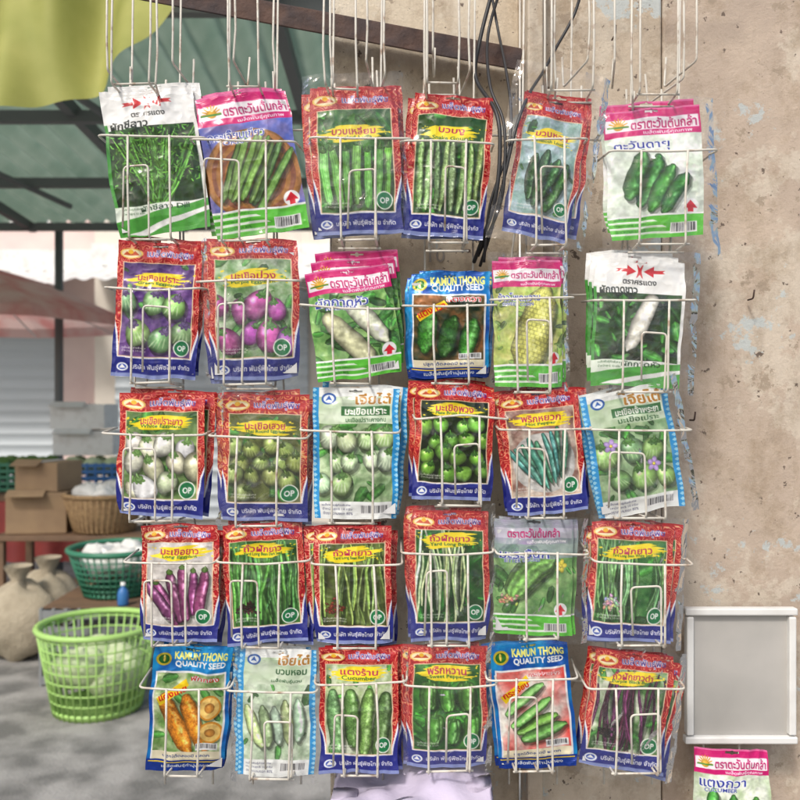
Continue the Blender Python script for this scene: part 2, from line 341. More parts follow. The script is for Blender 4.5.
def veg(c,sp,x0,y0,x1,y1):
    rd=random.Random(c.seed*3+1); c.clip=(x0,y0,x1,y1); bg=sp['bg']; w=x1-x0; h=y1-y0
    c.noisebg(x0,y0,x1,y1,bg[0],bg[1],sp.get('ns',7),3)
    if sp.get('lv'): leaves(c,sp['lv'],sp.get('lc',(.24,.50,.19)),c.seed)
    H=c.H/c.W
    if sp.get('basket'):
        c.ball(x0+w*.5,y0+h*.60,w*.52,w*.5,(.80,.55,.30),0,.05,.35)
        for i in range(7): c.ball(x0+w*.5,y0+h*.60,w*(.5-.05*i),w*(.48-.05*i),(.82-.14*(i%2),.56-.14*(i%2),.30),0,.02,.2)
    if sp.get('plate'):
        c.ball(x0+w*.5,y0+h*.62,w*.47,w*.44,(.92,.91,.89),0,.02,.25); c.ball(x0+w*.5,y0+h*.62,w*.38,w*.35,(.86,.85,.82),0,.05,.12)
    k=sp['k']; col=sp['col']; n=sp['n']
    def jc(v=.15):
        f=rd.uniform(1-v,1+v); g=rd.uniform(.94,1.06); return [min(1,col[0]*f*g),min(1,col[1]*f),min(1,col[2]*f*rd.uniform(.85,1.15))]
    if k=='tubes':
        A=sp.get('ang',0); sprd=sp.get('sp',6); L0=sp.get('L',.75)*h*H; cx0=x0+w*sp.get('cx',.5); cy0=y0+h*sp.get('cy',.55)
        order=list(range(n)); rd.shuffle(order)
        for i in order:
            L=L0*rd.uniform(.88,1.1)
            a=math.radians(A+(i-(n-1)/2)*sprd+rd.uniform(-4,4)); o=(i-(n-1)/2)*sp.get('gap',.09)
            mx=cx0+o*math.cos(math.radians(A)); my=cy0+o*math.sin(math.radians(A))/H+rd.uniform(-.03,.03)
            dx=math.sin(a)*L/2; dy=-math.cos(a)*L/2/H
            r=sp['r']*rd.uniform(.88,1.12); cc=jc()
            be=sp['bend']*rd.uniform(.8,1.2) if 'bend' in sp else rd.uniform(-.04,.04)
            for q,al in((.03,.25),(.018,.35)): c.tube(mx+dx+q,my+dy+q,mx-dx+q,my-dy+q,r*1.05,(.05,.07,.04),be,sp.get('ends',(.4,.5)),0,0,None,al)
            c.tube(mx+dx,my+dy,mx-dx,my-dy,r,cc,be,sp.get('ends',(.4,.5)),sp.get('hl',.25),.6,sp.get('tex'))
            if sp.get('ridge'):
                for q in(-.45,-.05,.35,.65): 
                    c.tube(mx+dx*.95+q*r,my+dy*.95,mx-dx*.95+q*r,my-dy*.95,r*.09,[min(1,v*1.35) for v in cc],be,(.5,.5),0,0,None,.7)
            if sp.get('cap'): c.ball(mx+dx*.97,my+dy*.97,r*.62,r*.5,sp['cap'],0,.1,.5); c.tube(mx+dx*.97,my+dy*.97,mx+dx*1.12,my+dy*1.12,.014,sp['cap'])
    elif k=='peppers':
        for i in range(n):
            px=x0+w*(.22+.28*(i%3)+.08*(i//3)); py=y0+h*(.38+.38*(i//3)+rd.uniform(-.04,.04)); a=R(rd.uniform(-18,18)); r=sp['r']*rd.uniform(.85,1.1)
            for q,al in((.03,.3),(.018,.35)): c.ball(px+q,py+q,r*1.05,r*1.5,(.03,.06,.02),math.degrees(a),0,0,True,al)
            cc=jc()
            for lx in(-.45,.45,0):
                c.tube(px+lx*r,py-r*.95/H,px+lx*r*.75+math.sin(a)*.05,py+r*1.35/H,r*.62,[v*(1.06 if lx==0 else .88) for v in cc],lx*.05,(.75,.45),.3,.55)
            c.ball(px,py-r*1.2/H,r*.4,r*.2,(.25,.48,.16),0,.1,.4); c.tube(px,py-r*1.2/H,px+rd.uniform(-.03,.03),py-r*1.8/H,.018,(.28,.52,.18))
    elif k=='balls':
        pts=[]; cols=sp.get('cols',3)
        rows=math.ceil(n/cols); i=0
        for j in range(rows):
            for q in range(cols):
                if i>=n: break
                i+=1
                pts.append((x0+w*((q+.5+(.25 if j%2 else -.15))/cols)+rd.uniform(-.05,.05),y0+h*(sp.get('top',.3)+(.98-sp.get('top',.3))*(j+.4)/rows)+rd.uniform(-.035,.035)))
        for (px,py) in pts:
            r=sp['r']*rd.uniform(.80,1.2); cc=jc(.14); an=rd.uniform(-40,40); el=sp.get('el',1)
            ca,sa=math.sin(R(an)),-math.cos(R(an))
            for q,al in((.03,.25),(.018,.35)): c.ball(px+q,py+q,r*1.04,r*el*1.04,(.05,.07,.04),an,0,0,True,al)
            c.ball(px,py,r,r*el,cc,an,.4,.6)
            if sp.get('streak'):
                for q in(-.5,-.2,.1,.4): c.ball(px+q*r-ca*r*.25,py-sa*.3*r/H,r*.06,r*.42*el,sp['streak'],an+q*-30,0,.1,False,.6)
            if sp.get('cap'):
                tx=px+ca*r*el*.78; ty=py+sa*r*el*.78/H
                for q in(-70,-30,15,60): c.ball(tx+r*.25*math.sin(R(q+an)),ty+.25*r*math.cos(R(q+an))/H*.6,r*.16,r*.38,sp['cap'],-q+an,.1,.3)
                c.ball(tx,ty,r*.36,r*.26,sp['cap'],an,.1,.4); c.tube(tx,ty,tx+ca*r*.5+rd.uniform(-.02,.02),ty+sa*r*.5/H,.015,sp['cap'])
    elif k=='beans':
        for i in range(n*2):
            px=x0+w*rd.random(); cc=jc(.35); tx=px+rd.uniform(-.14,.14)
            c.tube(px+.01,y0+h*.1,tx+.01,y0+h,sp['r'],(.04,.08,.03),0,(.6,.5),0,0,None,.3)
            c.tube(px,y0+h*rd.uniform(-.05,.25),tx,y0+h*rd.uniform(.75,1.04),sp['r']*rd.uniform(.6,1.15),cc,rd.uniform(-.14,.14),(.6,.5),.18,.55)
    elif k=='herb':
        for i in range(n):
            px=x0+w*(.5+rd.uniform(-.25,.25)); top=y0+h*rd.uniform(.0,.5)
            c.tube(px*.4+.6*(x0+w*.5),y1,px+rd.uniform(-.35,.35),top,sp['r'],jc(.5),rd.uniform(-.06,.06),(.8,.3),.1,.4)
        for i in range(n*5):
            q=rd.uniform(0,6.28); px=rd.uniform(x0,x1); py=rd.uniform(y0,y0+h*.75); l=rd.uniform(.02,.06)
            c.tube(px,py,px+math.cos(q)*l,py+math.sin(q)*l/H,.007,jc(.5),0,(.5,.5),.05,.3)
    elif k=='papaya':
        for (ax,ay,bx,by,r) in((.16,.30,.52,.98,.12),(.46,.30,.78,.95,.11)):
            c.tube(x0+w*ax+.02,y0+h*ay,x0+w*bx+.02,y0+h*by,r,(.1,.1,.05),.05,(.5,.5),0,0,None,.4)
            c.tube(x0+w*ax,y0+h*ay,x0+w*bx,y0+h*by,r,(.92,.56,.14),.05,(.5,.5),.3,.5,'speck')
        for (ax,ay,r) in((.80,.42,.15),(.84,.74,.15)):
            c.ball(x0+w*ax+.015,y0+h*ay+.015,r,r,(.1,.1,.05),0,0,0,True,.4)
            c.ball(x0+w*ax,y0+h*ay,r,r,(.92,.62,.20),0,.1,.2); c.ball(x0+w*ax,y0+h*ay,r*.84,r*.84,(.97,.80,.45),0,.05,.1); c.ball(x0+w*ax,y0+h*ay,r*.45,r*.40,(.88,.60,.25),20,.1,.3)
    if sp.get('fl'):
        for (fx,fy,fc) in sp['fl']:
            for q in range(5):
                a=q*1.257; c.ball(x0+w*fx+.045*math.cos(a),y0+h*fy+.045*math.sin(a)/H,.042,.03,fc,math.degrees(a),.1,.3)
            c.ball(x0+w*fx,y0+h*fy,.02,.02,(.95,.85,.3))
    if sp.get('seeds'):
        sc=sp['seeds']
        for i in range(38): c.ball(x0+w*.22+rd.gauss(0,.06),y0+h*.77+rd.gauss(0,.03),.028,.016,[min(1,v*rd.uniform(.7,1.2)) for v in sc],rd.uniform(0,180),.15,.5)
    ww=c.win(x0*c.W,y0*c.H,x1*c.W-1,y1*c.H-1)
    n1=vnoise(*ww[1].shape,3,c.seed+77,2); n2=vnoise(*ww[1].shape,30,c.seed+78,2)
    c.a[ww[0]]=np.clip(c.a[ww[0]]*(.80+.30*n1+.20*n2)[...,None],0,1)
    c.clip=(0,0,1,1)
def barcode(c,x0,y0,x1,y1):
    c.rect(x0,y0,x1,y1,(.96,.96,.96)); rd=random.Random(c.seed); x=x0+.01
    while x<x1-.015:
        w=rd.choice((.004,.008)); c.rect(x,y0+.006,x+w,y1-.012,(.1,.1,.12)); x+=w+rd.choice((.005,.009))
def small_lines(c,x,y,n,w,col,dy=.022):
    T=['เมล็ดพันธุ์คัดพิเศษ','น้ำหนักสุทธิ 10 กรัม','อัตราความงอก 80%','ปลูกง่าย โตเร็ว']
    for i in range(n): c.text(T[i%4],x,y+i*dy,w,.034,col,0,0,True)
def art_red(c,sp):
    c.rect(0,0,1,1,(.76,.08,.12))
    n=vnoise(c.H,c.W,11,c.seed,2); ph=n*40
    full=(slice(0,c.H),slice(0,c.W)); orn=sp.get('orn',(.90,.48,.36))
    c.put(full,np.clip((-np.sin(ph)-.45)*4,0,1)*.6,(.52,.03,.07))
    c.put(full,np.clip((np.sin(ph)-.35)*4,0,1)*.75,orn)
    c.put(full,np.clip((np.sin(ph)-.9)*12,0,1)*.7,(.97,.84,.62))
    c.rect(0,0,1,.018,(.70,.10,.12))
    B=(.11,.14,.50)
    rd=random.Random(c.seed+5)
    x0,x1=.085,.915
    e=rd.uniform(-.03,.03)
    c.poly([(0,.60+e),(.05,.70+e),(.085,.835),(.5,.84),(.915,.835),(.95,.70-e),(1,.60-e),(1,1),(0,1)],(.93,.93,.96))
    c.poly([(0,.635+e),(.035,.72+e),(.065,.855),(.5,.86),(.935,.855),(.965,.72-e),(1,.635-e),(1,1),(0,1)],B)
    c.rect(x0-.012,.15,x1+.012,.85,(.93,.80,.66)); veg(c,sp,x0,.155,x1,.845)
    c.rect(.31,.05,.96,.128,(.74,.09,.14),.6)
    c.ball(.17,.09,.14,.058,(.95,.78,.38),0,.05,.1,True); c.ball(.17,.09,.12,.046,(.98,.92,.74),0,0,0,True)
    c.poly([(.07,.103),(.12,.075),(.17,.096),(.22,.072),(.27,.103)],(.78,.30,.14)); c.ball(.17,.078,.032,.024,(.95,.72,.15),0,0,0,True)
    c.text('เมล็ดพันธุ์พืช',.625,.088,.54,.115,(.96,.93,.97),.06); c.text('เมล็ดพันธุ์พืช',.625,.088,.53,.108,(.14,.16,.62),.0)
    Y=(.97,.87,.14); ox=sp.get('bx',.5); by=sp.get('by',.21); sl=rd.uniform(-.016,.006)
    for i in range(11):
        yy=by-.048+.096*i/10; k=.92-.35*abs(i-5)/5
        xa=ox-.36*k+rd.uniform(-.08,.06); xb=ox+.38*k+rd.uniform(-.08,.09)
        c.tube(xa,yy-sl,xb,yy+sl+rd.uniform(-.005,.005),.017,Y,rd.uniform(-.014,.014),(.2,.1),0,0)
    for i in range(9): c.ball(ox+rd.choice((-1,1))*rd.uniform(.30,.42),by+rd.uniform(-.055,.055),rd.uniform(.006,.018),rd.uniform(.004,.010),Y,rd.uniform(-20,20),0,0,True)
    c.text(sp['th'],ox,by-.016,.48,.088,sp.get('tc',(.70,.10,.32)),.02); c.text(sp['en'],ox,by+.032,.48,.05,(.08,.38,.20),.02)
    if sp.get('op',1):
        c.ball(.80,.775,.10,.10,(.93,.95,.9),0,0,0,True); c.ball(.80,.775,.087,.087,(.08,.46,.26),0,0,0,True); c.text('OP',.80,.775,.11,.07,(.97,.97,.95),.03)
    small_lines(c,.12,.785,2,.28,(.95,.95,.93))
    c.ball(.13,.925,.07,.05,(.92,.94,.97),0,0,0,True); c.ball(.13,.925,.05,.034,(.25,.35,.7),0,0,0,True); c.poly([(.09,.935),(.13,.905),(.17,.935)],(.95,.95,.95))
    c.text('บริษัท พันธุ์พืชไทย จำกัด',.58,.922,.68,.08,(.95,.95,.98),.02)
    c.rect(0,.972,1,1,(.52,.57,.78))
def sun_logo(c,x,y):
    for i in range(9):
        a=math.pi+math.pi*i/8; c.tube(x,y,x+.1*math.cos(a),y+.1*math.sin(a)*c.W/c.H,.008,(.85,.6,.1),0,(1,.6),0,0)
    c.ball(x,y,.055,.045,(.93,.70,.15),0,.1,.2); c.rect(x-.11,y,x+.11,y+.014,(.25,.55,.2)); 
def art_mag(c,sp):
    Mg=sp.get('hd',(.82,.06,.44)); G=(.36,.76,.22); c.rect(0,0,1,1,G)
    c.rect(0,0,1,.22,Mg)
    if 'hd' in sp:
        c.noisebg(0,0,1,.22,(.66,.60,.74),(.56,.62,.62),4,4); c.rect(.02,.08,.98,.17,(.80,.78,.84),.7)
    else:
        c.rect(.02,.075,.98,.175,(.96,.93,.95)); c.rect(0,0,1,.018,(.90,.42,.64)); sun_logo(c,.15,.13)
    c.text('ตราตะวันต้นกล้า',.62 if 'hd' not in sp else .5,.122,.68,.125,(.74,.06,.40),.025)
    c.text('เมล็ดพันธุ์คุณภาพ',.66,.198,.5,.055,(.98,.96,.98),.02)
    c.rect(0,.22,1,.82,(.9,.9,.92)); veg(c,sp,0,.22,1,.83)
    if sp.get('haze'): c.rect(0,.22,1,.34,(.60,.60,.78),.55)
    c.otext(sp['th'],.38,.295,.62,.12,(.10,.18,.62),(.96,.96,.98)); 
    if sp['en']: c.otext(sp['en'],.36,.35,.45,.055,(.12,.20,.58),(.96,.96,.98))
    c.rect(0,.82,1,.835,(.97,.97,.97))
    for i in range(3):
        y=.86+i*.045; c.poly([(0,y),(.45+.1*i,y),(.50+.1*i,y+.016),(0,y+.016)],(.92,.97,.90))
    c.ball(.86,.775,.085,.085,(.96,.96,.96),0,0,0,True); c.poly([(.79,.79),(.86,.73),(.93,.79),(.89,.79),(.89,.82),(.83,.82),(.83,.79)],(.85,.12,.2))
    small_lines(c,.06,.845,3,.32,(.08,.35,.10),.045); barcode(c,.64,.89,.93,.97)
def art_arrow(c,sp):
    Wt=(.96,.96,.95); c.rect(0,0,1,1,Wt); Rd=(.82,.06,.12)
    x,y=.5,.10
    for s in(-1,1):
        c.poly([(x+s*.27,y-.013),(x+s*.15,y-.013),(x+s*.15,y-.042),(x+s*.045,y),(x+s*.15,y+.042),(x+s*.15,y+.013),(x+s*.27,y+.013),(x+s*.24,y)],Rd)
    c.poly([(x-.04,y-.055),(x,y-.025),(x+.04,y-.055),(x+.02,y),(x+.04,y+.055),(x,y+.025),(x-.04,y+.055),(x-.02,y)],Rd)
    c.text('ตราศรแดง',.5,.185,.36,.06,(.12,.12,.12),.025)
    veg(c,sp,.04,.27,.96,.80); c.rect(.0,.225,.04,.82,(.28,.60,.24)); 
    c.text(sp['th'],.28,.242,.42,.09,(.06,.10,.08),.03)
    c.poly([(0,.80),(.55,.80),(.40,.86),(0,.90)],(.92,.96,.90))
    c.poly([(0,.90),(.42,.855),(1,.80),(1,1),(0,1)],(.30,.64,.24)); c.poly([(.1,.985),(.6,.90),(1,.85),(1,.88),(.6,.935),(.3,.99)],Wt)
    c.text(sp['en'],.55,.825,.5,.06,(.06,.22,.10),.015); small_lines(c,.08,.82,2,.25,(.15,.3,.15),.03)
def art_blue(c,sp):
    n=vnoise(c.H,c.W,4,c.seed,3)[...,None]; n=np.clip((n-.5)*2+.5,0,1)
    c.a=np.asarray((.02,.28,.64))*(1-n)+np.asarray((.08,.60,.86))*n
    c.ball(.14,.11,.10,.085,(.92,.82,.20),0,.1,.2); c.ball(.14,.11,.07,.06,(.12,.45,.12),0,.1,.2); c.tube(.14,.13,.14,.08,.02,(.95,.85,.3))
    c.text('KAMUN THONG',.61,.082,.66,.10,(1,.97,.50),.04); c.text('QUALITY SEED',.61,.15,.64,.09,(1,1,1),.035)
    Yb=(.99,.84,.08); c.rect(.05,.205,.95,.90,(.95,.95,.96)); veg(c,sp,.07,.22,.93,.83)
    c.poly([(.10,.42),(.44,.26),(.49,.31),(.15,.475)],Yb); c.text(sp['th'],.295,.368,.36,.09,(.85,.04,.05),.03,-24)
    c.otext(sp['en'],.68,.255,.42,.07,(.85,.06,.08),(.98,.98,.98))
    c.rect(.07,.83,.93,.90,(.97,.93,.80)); c.text('ปลูกได้ตลอดปี ผลดก',.5,.865,.7,.055,(.1,.2,.5),.015); c.rect(0,.90,1,1,(.02,.20,.58))
    c.rect(.03,.915,.97,.925,(.97,.82,.15)); c.text('เมล็ดพันธุ์กำมุ่นทอง',.5,.955,.7,.06,(.98,.98,.98),.02)
    barcode(c,.62,.765,.90,.82)
def art_chia(c,sp):
    c.rect(0,0,1,1,(.14,.58,.84))
    for i in range(26):
        for x in(.02,.98):
            y=.02+i*.04; c.poly([(x-.03,y),(x,y-.015),(x+.03,y),(x,y+.015)],(.60,.84,.95))
    c.rect(.075,.0,.925,1,(.90,.93,.88)); c.rect(.075,.0,.925,.07,(.94,.95,.94))
    c.noisebg(.075,.07,.925,.30,(.86,.91,.82),(.72,.81,.66),3,9)
    veg(c,sp,.075,.28,.925,.87)
    c.text('เจียไต๋',.70,.085,.42,.15,(.98,.98,.97),.09); c.text('เจียไต๋',.70,.085,.41,.14,(.72,.48,.08),.03)
    c.ball(.19,.085,.085,.065,(.12,.35,.70),0,.05,.1); c.ball(.19,.085,.06,.045,(.92,.95,.98),0,0,0,True); c.poly([(.15,.10),(.19,.06),(.23,.10),(.19,.09)],(.12,.35,.70))
    if sp.get('plain'):
        c.text(sp['th'],.68,.182,.40,.08,(.14,.34,.16),.03)
    else: c.rect(.34,.148,.90,.22,(.18,.42,.20)); c.text(sp['th'],.62,.182,.48,.09,(.97,.97,.93),.03)
    c.text(sp['en'],.62,.25,.46,.055,(.12,.32,.14),.02)
    c.rect(.075,.87,.925,1,(.94,.95,.94)); small_lines(c,.11,.895,3,.36,(.2,.2,.35),.03); barcode(c,.56,.89,.88,.965)
ART={'red':art_red,'mag':art_mag,'arrow':art_arrow,'blue':art_blue,'chia':art_chia}
g1=(.10,.25,.09); g2=(.28,.48,.20)
P=[
('arrow',155,160,93,147,-8,dict(k='herb',n=70,r=.010,col=(.32,.54,.20),bg=((.05,.13,.04),(.14,.28,.10)),th='ผักชีลาว',en='ผักชีลาว Dill'),'white packet with red arrows and feathery dark green herbs',None,[(6,-4,2)]),
('mag',252,163,92,144,-9,dict(k='tubes',n=8,ang=28,gap=.068,sp=2,L=.80,r=.045,col=(.40,.55,.26),ridge=1,basket=1,bg=((.32,.38,.70),(.50,.45,.66)),th='กระเจี๊ยบเขียว',en='OKRA'),'pink topped packet of green okra lying on a woven basket',None,[(-5,-3,1)]),
('red',356,161,88,147,-2.5,dict(k='tubes',n=7,ang=0,gap=.115,sp=2,L=.58,cy=.66,r=.062,ridge=1,cap=(.25,.42,.15),col=(.38,.62,.26),bg=(g1,g2),lv=14,th='บวบเหลี่ยม',en='Angled Luffa',bx=.48,by=.31),'red packet of ribbed green luffas with its yellow banner set low',(6,6,10,5),[(-7,3,-2),(5,-3,1)]),
('red',449,166,80,142,4,dict(k='tubes',n=8,ang=2,gap=.10,sp=1,L=.70,cy=.60,r=.044,col=(.56,.70,.44),bg=(g1,(.2,.33,.15)),lv=10,tex='speck',th='บวบงู',en='Snake Gourd',by=.28),'red packet of pale striped snake gourds',None,[(-5,3,-2)]),
('red',546,168,68,143,10,dict(k='tubes',n=4,ang=12,gap=.13,sp=5,L=.5,cy=.65,r=.085,tex='speck',col=(.16,.34,.13),bg=((.72,.80,.84),(.50,.64,.60)),lv=6,th='บวบหอม',en='Smooth Loofah',by=.29),'tilted red packet of dark green loofahs in loose bag',(14,16,28,8),[(6,-3,-3)]),
('mag',654,173,94,131,-3,dict(k='tubes',n=4,ang=28,gap=.15,sp=4,L=.55,cy=.6,r=.095,col=(.18,.46,.15),bg=((.93,.95,.93),(.84,.90,.82)),th='ตะวันดายุ',en=''),'pink topped packet of fat green cucumbers',(8,12,5,24),[(-5,-7,0)]),
('red',157,310,84,136,2.5,dict(k='balls',n=6,cols=3,top=.34,r=.155,el=1.15,col=(.56,.74,.46),streak=(.80,.90,.70),cap=(.42,.34,.52),bg=((.26,.14,.40),(.48,.34,.58)),lv=5,th='มะเขือเปราะ',en='Green Eggplant',by=.28),'red packet of round green eggplants with purple caps',None,[(6,-5,2)]),
('red',254,309,89,141,-1.5,dict(k='balls',n=8,cols=4,top=.38,r=.12,el=1.3,col=(.74,.34,.68),cap=(.35,.56,.28),bg=((.76,.82,.72),(.35,.52,.28)),lv=12,th='มะเขือม่วง',en='Purple Eggplant',by=.28),'red packet of bright purple eggplants',(5,5,8,5),[(-6,3,-2)]),
('mag',354,323,86,110,-7,dict(k='tubes',n=2,ang=-40,gap=.26,sp=4,L=.92,cx=.54,cy=.58,r=.12,ends=(.6,.3),hl=.12,col=(.88,.93,.76),bg=((.30,.52,.24),(.56,.72,.42)),lv=26,th='ผักกาดหัว',en='RADISH'),'pink topped packet of long pale gourds lying diagonally',None,[(4,-10,2),(6,-18,4)]),
('blue',449,325,81,106,0,dict(k='tubes',n=3,ang=15,gap=.26,sp=6,L=.5,cy=.6,r=.11,tex='speck',col=(.20,.46,.15),bg=((.04,.14,.07),(.62,.40,.22)),ns=5,th='แตงกวา',en='แตงกวา'),'blue foil packet of dark green cucumbers',None,[(5,-2,3),(-4,2,-1)]),
('mag',528,323,69,128,-1,dict(k='tubes',n=1,ang=14,L=1.0,cx=.60,cy=.55,r=.27,tex='kernel',hl=.12,col=(.95,.88,.50),ends=(.35,.7),bg=((.55,.66,.28),(.78,.78,.46)),lv=14,lc=(.5,.66,.28),th='ข้าวโพดหวาน',en='SWEET CORN'),'narrow pink topped packet of one pale yellow corn cob',(5,5,6,4),[(5,-4,1)]),
('arrow',638,323,89,128,3,dict(k='tubes',n=1,ang=22,L=.92,cx=.52,cy=.52,r=.10,ends=(.8,.15),hl=.1,col=(.93,.94,.90),bg=((.06,.12,.06),(.18,.34,.14)),lv=16,th='ผักกาดขาว',en='ผักกาดหัว'),'white packet with red arrows and one long white radish',(6,12,8,8),[(-5,-5,-1),(-8,-9,-3)]),
('red',161,455,89,124,1,dict(k='balls',n=11,cols=4,top=.30,r=.12,el=1.2,col=(.94,.95,.90),cap=(.45,.62,.33),bg=((.28,.40,.20),(.48,.58,.36)),lv=10,th='มะเขือเปราะขาว',en='White Eggplant',by=.24),'red packet of small white eggplants',None,[(9,-4,3)]),
('red',265,458,85,127,1,dict(k='balls',n=13,cols=4,top=.32,r=.105,col=(.60,.68,.36),streak=(.75,.80,.52),cap=(.32,.42,.16),bg=((.26,.28,.12),(.40,.44,.22)),lv=12,orn=(.95,.66,.34),th='มะเขือเสวย',en='Thai Round Eggplant',by=.26),'red and gold packet heaped with small olive green eggplants',(5,5,8,4),[(-6,-4,-3),(7,2,2)]),
('chia',356,453,86,131,0,dict(k='balls',n=10,cols=4,top=.10,r=.11,el=1.15,col=(.76,.86,.66),streak=(.90,.95,.82),cap=(.38,.56,.28),bg=((.42,.54,.36),(.68,.76,.60)),lv=14,th='มะเขือเปราะ',en='มะเขือเปราะคางกบ'),'pale blue bordered packet of round light green eggplants',None,[(7,-4,3)]),
('red',454,442,80,117,3,dict(k='balls',n=16,cols=4,top=.20,r=.10,col=(.46,.70,.25),cap=(.22,.42,.12),bg=((.06,.09,.03),(.16,.24,.08)),th='มะเขือพวง',en='Plate Brush Eggplant',by=.23,op=0,orn=(.86,.36,.20)),'red packet of glossy bright green pea eggplants on black',None,[(-6,-4,-3)]),
('red',543,452,80,123,-5,dict(k='tubes',n=9,ang=-16,gap=.068,sp=6,L=.55,cy=.60,r=.042,col=(.28,.54,.46),ends=(.6,.2),bg=((.50,.36,.32),(.80,.74,.68)),plate=1,th='พริกหยวก',en='Hot Pepper',by=.24),'red packet of blue green chillies lying on a plate',None,[(-6,-5,-3),(6,-4,4)]),
('chia',633,451,89,125,-10,dict(k='balls',n=6,cols=3,top=.22,r=.125,el=1.1,col=(.60,.78,.48),streak=(.78,.90,.66),cap=(.35,.55,.26),bg=((.48,.62,.44),(.70,.79,.62)),lv=14,fl=[(.2,.25,(.74,.62,.88)),(.75,.6,(.74,.62,.88))],th='มะเขือเจ้าพระยา',en='มะเขือเปราะ'),'tilted blue bordered packet of green eggplants with lilac flowers',(7,10,8,6),[(-6,-4,-4)]),
('red',180,583,78,117,0,dict(k='tubes',n=6,ang=-12,gap=.115,sp=9,L=.56,cy=.64,r=.07,ends=(.4,.9),hl=.35,col=(.54,.25,.42),cap=(.34,.48,.20),bg=((.70,.68,.66),(.86,.84,.82)),th='มะเขือยาว',en='Long Eggplant',by=.24,orn=(.95,.70,.58)),'red packet of plump long purple eggplants',None,[(7,3,3)]),
('red',265,583,80,120,-3,dict(k='beans',n=12,r=.024,col=(.36,.62,.30),bg=((.14,.34,.12),(.32,.52,.24)),seeds=(.25,.15,.12),th='ถั่วฝักยาว',en='Yard Long Bean Dark Seed',by=.23),'red packet of hanging green yardlong beans with dark seeds inset',None,[(9,2,3),(3,-5,1)]),
('red',353,585,78,118,-1,dict(k='beans',n=13,r=.022,col=(.52,.64,.32),bg=((.22,.24,.10),(.38,.46,.22)),seeds=(.48,.24,.15),th='ถั่วฝักยาว',en='Yard Long Bean Red Seed',by=.24,orn=(.94,.64,.54)),'red packet of yellowish yardlong beans with brown seeds inset',None,[(-8,-3,-2),(6,3,1)]),
('red',450,576,79,131,0,dict(k='beans',n=9,r=.02,col=(.78,.88,.66),bg=((.05,.20,.05),(.12,.35,.10)),lv=14,lc=(.14,.40,.12),th='ถั่วฝักยาว',en='Yard Long Bean',by=.23),'red packet of pale thin beans against dark leaves',(4,5,8,4),[(-5,-6,-2)]),
('mag',533,577,79,117,1,dict(k='tubes',n=1,ang=40,L=.80,cx=.48,cy=.50,r=.20,col=(.58,.82,.42),bend=.14,tex='bumpy',ends=(.3,.3),bg=((.34,.54,.28),(.60,.74,.48)),lv=10,haze=1,hd=(.64,.60,.74),fl=[(.84,.30,(.95,.88,.3))],seeds=(.80,.70,.5),th='มะระขี้นก',en='BITTER GOURD'),'hazy mauve topped packet of one big warty bitter gourd',(3,14,3,6),[(4,-2,1)]),
('red',631,582,85,119,4,dict(k='beans',n=15,r=.02,col=(.46,.68,.38),bg=((.12,.36,.14),(.34,.54,.28)),lv=6,seeds=(.93,.90,.84),th='ถั่วฝักยาว',en='Yard Long Bean White Seed',by=.25),'red packet of green yardlong beans with white seeds inset',(4,10,6,5),[(6,-4,3),(-6,2,-3)]),
('blue',189,709,78,126,4,dict(k='papaya',n=3,col=(.95,.6,.1),bg=((.40,.56,.28),(.78,.82,.66)),lv=6,th='แตงไทย',en='ฟักทอง'),'blue foil packet of long orange fruit with cut slices',None,[(5,-3,3)]),
('chia',277,712,78,126,1,dict(k='tubes',n=5,ang=-10,gap=.14,sp=4,L=.5,cy=.5,r=.08,col=(.76,.86,.68),bg=((.66,.75,.62),(.84,.89,.80)),lv=4,plain=1,th='บวบหอม',en='เมล็ดพันธุ์บวบ'),'pale packet of whitish green gourds',(5,4,7,3),[(-4,-3,-1)]),
('red',359,709,79,126,0,dict(k='tubes',n=4,ang=3,gap=.19,sp=3,L=.62,cy=.63,r=.10,tex='speck',col=(.42,.58,.32),ends=(.6,.6),bg=((.55,.64,.42),(.82,.84,.76)),lv=6,th='แตงร้าน',en='Cucumber',by=.22),'red packet of four upright fat speckled cucumbers',None,[(5,-3,1)]),
('red',447,707,80,122,0,dict(k='peppers',n=6,r=.115,col=(.32,.60,.20),bg=((.08,.30,.06),(.24,.50,.16)),lv=24,lc=(.22,.52,.16),th='พริกหวาน',en='Sweet Pepper',by=.22),'red packet crowded with bright green leaves and peppers',(4,4,7,4),[(-6,-3,-2)]),
('blue',533,705,78,126,-5,dict(k='tubes',n=4,ang=62,gap=.15,sp=7,L=.56,cy=.60,r=.075,ridge=1,col=(.48,.70,.34),bg=((.84,.24,.22),(.92,.90,.86)),ns=3,th='กระเจี๊ยบ',en='กระเจี๊ยบเขียว'),'blue foil packet of pale green okra pods on red and white',None,[(-6,-3,-2)]),
('red',628,711,85,118,8,dict(k='beans',n=11,r=.024,col=(.30,.10,.22),bg=((.24,.42,.18),(.80,.82,.74)),lv=10,seeds=(.12,.08,.08),th='ถั่วฝักยาวดำ',en='Purple Black Bean',by=.22),'tilted red packet of blackish purple beans',(5,9,7,5),[(7,3,4),(-6,-4,-2)]),
('mag',731,806,80,118,2,dict(k='tubes',n=3,ang=10,gap=.25,sp=5,L=.6,cy=.55,r=.08,col=(.30,.60,.22),bg=((.70,.78,.62),(.88,.9,.85)),th='แตงกวา',en='CUCUMBER'),'pink topped packet under the white frame, apart from the rack',None,[]),
]
ROWN=['top','second','third','fourth','bottom']
